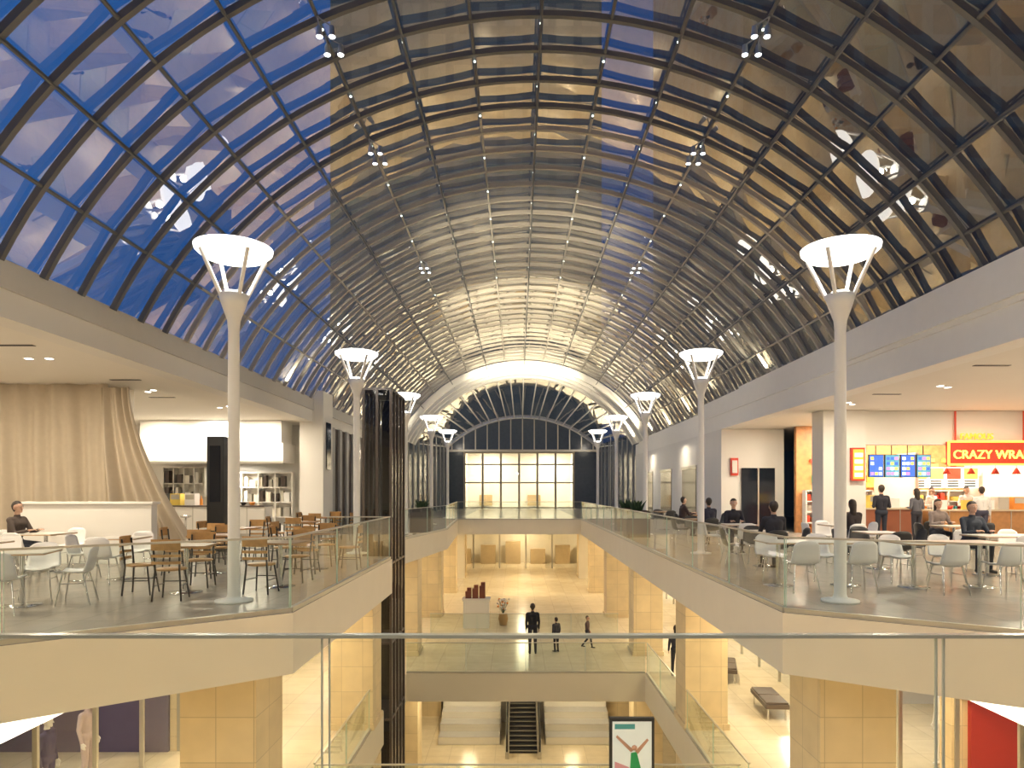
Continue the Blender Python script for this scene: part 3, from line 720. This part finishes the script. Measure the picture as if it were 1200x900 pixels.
poly2([(.0,1.0),(-.25,.55),(-.2,.52),(.08,.92)],5,-.057); poly2([(.08,.95),(.28,.6),(.24,.55),(.04,.88)],3,-.057); poly2([(-.3,1.2),(-.05,1.1),(.0,.9),(-.3,.95)],6,-.0545)
b.lathe([(0,-.05),(.04,-.03),(.05,0),(.04,.03),(0,.05)],(.04,-.06,1.44),4,12)
b.b2((-.5,-.25,0),(.5,.25,.03),0)
b.obj('poster_stand',[M('poster_frame',(.03,.03,.03),.4),M('poster_white',(.85,.85,.85),.4,emis=(1,1,1),es=.15),M('poster_pale',(.80,.85,.82),.4,emis=(.8,.9,.9),es=.2),M('poster_green',(.03,.45,.15),.4),M('poster_skin',(.6,.35,.25),.5),M('poster_red',(.75,.05,.05),.4),M('poster_pink',(.8,.4,.5),.4),M('poster_teal',(.1,.45,.5),.4)],(1.98,11.9,F2))
# ------------------------------------------------ people
def person(name,loc,rz,pose='stand',H=1.75,shirt=(.03,.03,.04),pants=(.02,.025,.04),hair=(.03,.02,.015),skin=(.55,.34,.24),shoe=(.02,.02,.02),longhair=False,mann=False,vox=.0115):
    C=[]
    def c(a,b_,r0,r1,l): C.append((np.array(a,float),np.array(b_,float),r0,r1,l))
    sit=pose=='sit'; dz=-.38 if sit else 0
    hipz=.92+dz
    for s in (-1,1):
        hip=(s*.09,0,hipz)
        if sit: kn=(s*.12,-.43,.52); an=(s*.12,-.40,.09)
        elif pose=='walk': kn=(s*.09,-.17 if s>0 else -.02,.51); an=(s*.09,-.24 if s>0 else .26,.09 if s>0 else .16)
        else: kn=(s*.095,-.015,.49); an=(s*.10,.02,.09)
        c(hip,kn,.088,.06,'p'); c(kn,an,.06,.043,'p')
        c((an[0],an[1]+.03,an[2]-.045),(an[0]+s*.01,an[1]-.15,an[2]-.055),.038,.032,'o')
    lean=-.05 if sit else 0
    c((-.07,0,hipz+.04),(.07,0,hipz+.04),.115,.115,'p')
    c((-.05,0,1.08+dz),(.05,0,1.08+dz),.105,.105,'s'); c((-.05,lean*.4,1.10+dz),(-.075,lean,1.32+dz),.105,.115,'s'); c((.05,lean*.4,1.10+dz),(.075,lean,1.32+dz),.105,.115,'s')
    c((-.07,lean,1.32+dz),(.07,lean,1.32+dz),.115,.115,'s')
    c((-.16,lean,1.405+dz),(.16,lean,1.405+dz),.062,.062,'s'); c((0,lean,1.40+dz),(0,lean-.005,1.47+dz),.08,.06,'s')
    c((0,lean,1.44+dz),(0,lean-.01,1.56+dz),.052,.05,'k')
    hz=1.645+dz; hy=lean-.025
    c((0,hy-.015,hz-.05),(0,hy,hz+.01),.062,.082,'k'); c((0,hy+.01,hz+.02),(0,hy+.02,hz+.025),.09,.09,'k')
    c((0,hy-.085,hz+.005),(0,hy-.105,hz-.022),.009,.014,'k')
    for s in (-1,1): c((s*.083,hy+.01,hz+.01),(s*.087,hy+.015,hz-.02),.017,.012,'k')
    c((0,hy-.055,hz-.075),(0,hy-.06,hz-.08),.028,.028,'k')
    if not mann:
        c((0,hy+.025,hz+.05),(0,hy+.035,hz+.03),.088,.09,'h'); c((0,hy+.04,hz+.0),(0,hy+.04,hz-.04),.08,.06,'h')
        if longhair: c((0,hy+.05,hz),(0,hy+.07,hz-.20),.085,.07,'h')
    for s in (-1,1):
        sh=np.array((s*.185,lean,1.40+dz))
        if sit: el=np.array((s*.235,lean-.13,1.14+dz)); wr=np.array((s*.14,lean-.34,1.19+dz))
        elif pose=='walk': el=np.array((s*.235,.08*s,1.13)); wr=np.array((s*.24,.08*s-.12,.92))
        elif pose=='hold': el=np.array((s*.235,.02,1.13)); wr=np.array((s*.13,-.22,1.15))
        else: el=np.array((s*.225,.02,1.13)); wr=np.array((s*.225,-.04,.88))
        c(sh,el,.056,.045,'s'); c(el,wr,.043,.031,'s')
        d=(wr-el)/np.linalg.norm(wr-el); side=np.array((0,-1,0)) if not (sit or pose=='hold') else np.array((s*1.0,0,0)); side=side-d*np.dot(side,d); side/=np.linalg.norm(side)
        nrm=np.cross(d,side); 
        if nrm[0]*s>0 and not(sit or pose=='hold'): nrm=-nrm
        if (sit or pose=='hold') and nrm[2]>0: nrm=-nrm
        c(wr,wr+d*.02,.026,.026,'k')
        for q in (-.022,0,.022): c(wr+d*.015,wr+d*.085+side*q,.018,.015,'k')
        for q,ln in((-.033,.055),(-.011,.07),(.011,.075),(.033,.066)):
            a0=wr+d*.085+side*q; a1=a0+d*ln*.55+nrm*.008; a2=a1+d*ln*.4+nrm*.022
            c(a0,a1,.0105,.0098,'k'); c(a1,a2,.0098,.0085,'k')
        t0=wr+d*.03+side*.03; t1=t0+side*.028+d*.03+nrm*.008; t2=t1+d*.032+side*.004+nrm*.01
        c(t0,t1,.014,.012,'k'); c(t1,t2,.012,.010,'k')
    b=MB()
    for a,e,r0,r1,l in C:
        b.sph(a,r0,0,12,8); b.sph(e,r1,0,12,8); b.cyl(a,e,r0,r1,0,12)
    ob=b.obj('tmp',[])
    m=ob.modifiers.new('r','REMESH'); m.mode='VOXEL'; m.voxel_size=vox
    m=ob.modifiers.new('s','SMOOTH'); m.factor=.5; m.iterations=2
    bpy.context.view_layer.update()
    me=bpy.data.meshes.new_from_object(ob.evaluated_get(bpy.context.evaluated_depsgraph_get()))
    bpy.data.objects.remove(ob)
    n=len(me.polygons); ctr=np.empty(n*3); me.polygons.foreach_get('center',ctr); ctr=ctr.reshape(n,3)
    best=np.full(n,9.0); lab=np.zeros(n,int); L={'k':0,'s':1,'p':2,'o':3,'h':4}
    for a,e,r0,r1,l in C:
        ab=e-a; t=np.clip(((ctr-a)@ab)/max(1e-9,ab@ab),0,1); d=np.linalg.norm(ctr-(a+t[:,None]*ab),axis=1)-(r0+(r1-r0)*t)
        k=d<best; best[k]=d[k]; lab[k]=L[l]
    mk=lambda p,cc,r:M('%s_%.2f_%.2f_%.2f'%((p,)+tuple(cc)),cc,r,noise=.12,scale=9)
    me.materials.clear()
    for p,cc,r in(('skin',skin,.5),('cloth',shirt,.85),('cloth',pants,.85),('shoe',shoe,.5),('hair',hair,.6)): me.materials.append(mk(p,cc,r))
    me.polygons.foreach_set('material_index',lab); me.polygons.foreach_set('use_smooth',[True]*n); me.update()
    par=put(name,me,loc,rz,sc=H/1.75)
    if not mann:
        f=MB()
        for s in (-1,1): f.sph((s*.031,hy-.077,hz+.018),(.013,.007,.008),0,8,6); f.sph((s*.031,hy-.083,hz+.018),(.006,.003,.006),1,8,6); f.box((s*.031,hy-.084,hz+.036),(.028,.005,.004),1)
        f.sph((0,hy-.082,hz-.052),(.024,.008,.007),2,8,6)
        f.obj('face_features',[M('eye_white',(.8,.8,.78),.3),M('eye_dark',(.03,.02,.015),.4),M('lips',(.45,.16,.13),.5)],parent=par)
    return par
A=PI
person('standing_man',(.53,24.7,F2),A+.1,'stand',1.80,(.015,.015,.02),(.02,.02,.03),skin=(.3,.17,.11))
person('standing_child',(1.4,25.0,F2),A+.6,'stand',1.25,(.05,.05,.06),(.02,.02,.03))
person('walking_woman',(4.98,21.5,F2),A-.1,'walk',1.65,(.03,.03,.05),(.03,.03,.04),longhair=True)
person('walking_person',(2.6,25.6,F2),1.2,'walk',1.2,(.12,.08,.07),(.03,.03,.04))
def seated(key,**k):
    x,y,r=SEATS[key]; person('seated_diner',(x,y,F3),r,'sit',1.75,**k)
seated((-11.2,12.2,1),shirt=(.02,.03,.03)); seated((-9.4,13.6,2),shirt=(.08,.06,.05))
seated((5.2,14.4,0),shirt=(.03,.03,.04)); seated((8.0,17.0,0),shirt=(.04,.03,.03),longhair=True)
seated((5.6,17.3,1),shirt=(.02,.02,.03)); seated((10.6,16.6,1),shirt=(.25,.2,.18),longhair=True)
seated((5.5,20.5,0),shirt=(.03,.03,.05)); seated((6.4,24,2),shirt=(.05,.03,.03))
seated((9.5,13.0,2),shirt=(.04,.05,.07))
person('standing_customer',(10.7,20.1,F3),A,'hold',1.75,(.02,.02,.03))
person('standing_customer',(14.2,20.9,F3),A-.3,'stand',1.7,(.7,.68,.65),(.05,.05,.08))
person('standing_customer',(12.2,20.9,F3),A+.2,'hold',1.65,(.12,.12,.14),(.03,.03,.04),longhair=True)
person('stall_worker',(15.1,23.0,F3),0,'hold',1.72,(.8,.78,.75),(.1,.1,.1))
person('stall_worker',(14.3,23.6,F3),.3,'hold',1.7,(.8,.78,.75),(.1,.1,.1))
person('bar_worker',(-10.4,24.8,F3),0,'hold',1.75,(.03,.03,.03))
mw=(.85,.83,.8)
for x,y,z,r,cl in((8.9,13.6,F2,-1.6,mw),(9.1,14.6,F2,-1.4,mw),(-8.7,12.6,F2,1.6,(.04,.03,.1)),(-8.7,13.8,F2,1.5,(.5,.4,.4))):
    person('mannequin',(x,y,z),r,'stand',1.75,cl,cl if cl!=mw else mw,skin=mw,shoe=mw,hair=mw,mann=True)
# ------------------------------------------------ exterior towers
def tower(name,x0,x1,y0,y1,h,cA,cB,em):
    m,nt,bs=newmat(name+'_facade')
    g=nt.nodes.new('ShaderNodeNewGeometry'); s=nt.nodes.new('ShaderNodeSeparateXYZ'); nt.links.new(g.outputs['Position'],s.inputs[0])
    a=nt.nodes.new('ShaderNodeMath'); nt.links.new(s.outputs[0],a.inputs[0]); nt.links.new(s.outputs[1],a.inputs[1])
    c=nt.nodes.new('ShaderNodeCombineXYZ'); nt.links.new(a.outputs[0],c.inputs[0]); nt.links.new(s.outputs[2],c.inputs[1])
    br=nt.nodes.new('ShaderNodeTexBrick'); br.offset=0; br.inputs['Scale'].default_value=1; br.inputs['Brick Width'].default_value=3; br.inputs['Row Height'].default_value=3.6; br.inputs['Mortar Size'].default_value=.5
    br.inputs['Color1'].default_value=(*cA,1); br.inputs['Color2'].default_value=(*cB,1); br.inputs['Mortar'].default_value=(.03,.045,.05,1)
    nt.links.new(c.outputs[0],br.inputs['Vector']); nt.links.new(br.outputs['Color'],bs.inputs['Base Color'])
    nt.links.new(br.outputs['Color'],bs.inputs['Emission Color']); bs.inputs['Emission Strength'].default_value=em; bs.inputs['Roughness'].default_value=.4
    b=MB(); b.b2((x0,y0,-12),(x1,y1,h)); b.b2((x0+3,y0+3,h),(x1-3,y1-3,h+4)); b.obj(name,[m])
tower('office_tower',-22,9.8,80,110,85,(.05,.07,.075),(.085,.09,.075),.6)  # glowing window rows stand in for floor reflections in the vault
tower('office_tower_block',19.8,110,60,100,80,(.015,.018,.022),(.025,.024,.024),.3)
# ------------------------------------------------ world (dusk sky)
w=bpy.data.worlds.new('dusk'); S.world=w; w.use_nodes=True; nt=w.node_tree; bg=nt.nodes['Background']
tc=nt.nodes.new('ShaderNodeTexCoord'); sp=nt.nodes.new('ShaderNodeSeparateXYZ'); nt.links.new(tc.outputs['Generated'],sp.inputs[0])
mr=nt.nodes.new('ShaderNodeMapRange'); mr.inputs['From Min'].default_value=-.9; mr.inputs['From Max'].default_value=.6
nz=nt.nodes.new('ShaderNodeTexNoise'); nz.inputs['Scale'].default_value=4; nz.inputs['Detail'].default_value=5
nt.links.new(tc.outputs['Generated'],nz.inputs['Vector'])
ad=nt.nodes.new('ShaderNodeMath'); ad.operation='MULTIPLY_ADD'; ad.inputs[1].default_value=-.5; ad.inputs[2].default_value=.25
nt.links.new(nz.outputs['Fac'],ad.inputs[0])
a2=nt.nodes.new('ShaderNodeMath'); nt.links.new(sp.outputs[0],a2.inputs[0]); nt.links.new(ad.outputs[0],a2.inputs[1])
nt.links.new(a2.outputs[0],mr.inputs['Value'])
cr=nt.nodes.new('ShaderNodeValToRGB'); nt.links.new(mr.outputs['Result'],cr.inputs[0])
cr.color_ramp.elements[0].color=(.028,.145,.44,1); cr.color_ramp.elements[1].color=(.008,.03,.09,1)
e=cr.color_ramp.elements.new(.5); e.color=(.014,.08,.28,1)
nt.links.new(cr.outputs[0],bg.inputs[0]); bg.inputs[1].default_value=1.0
# ------------------------------------------------ camera
cam=bpy.data.cameras.new('camera'); co=bpy.data.objects.new('camera',cam); COL.objects.link(co)
co.location=(0,0,0); co.rotation_euler=(PI/2,0,0); cam.sensor_width=36; cam.lens=24
cam.shift_x=-7/1200; cam.shift_y=125/1200; cam.clip_start=.05; cam.clip_end=500
S.camera=co
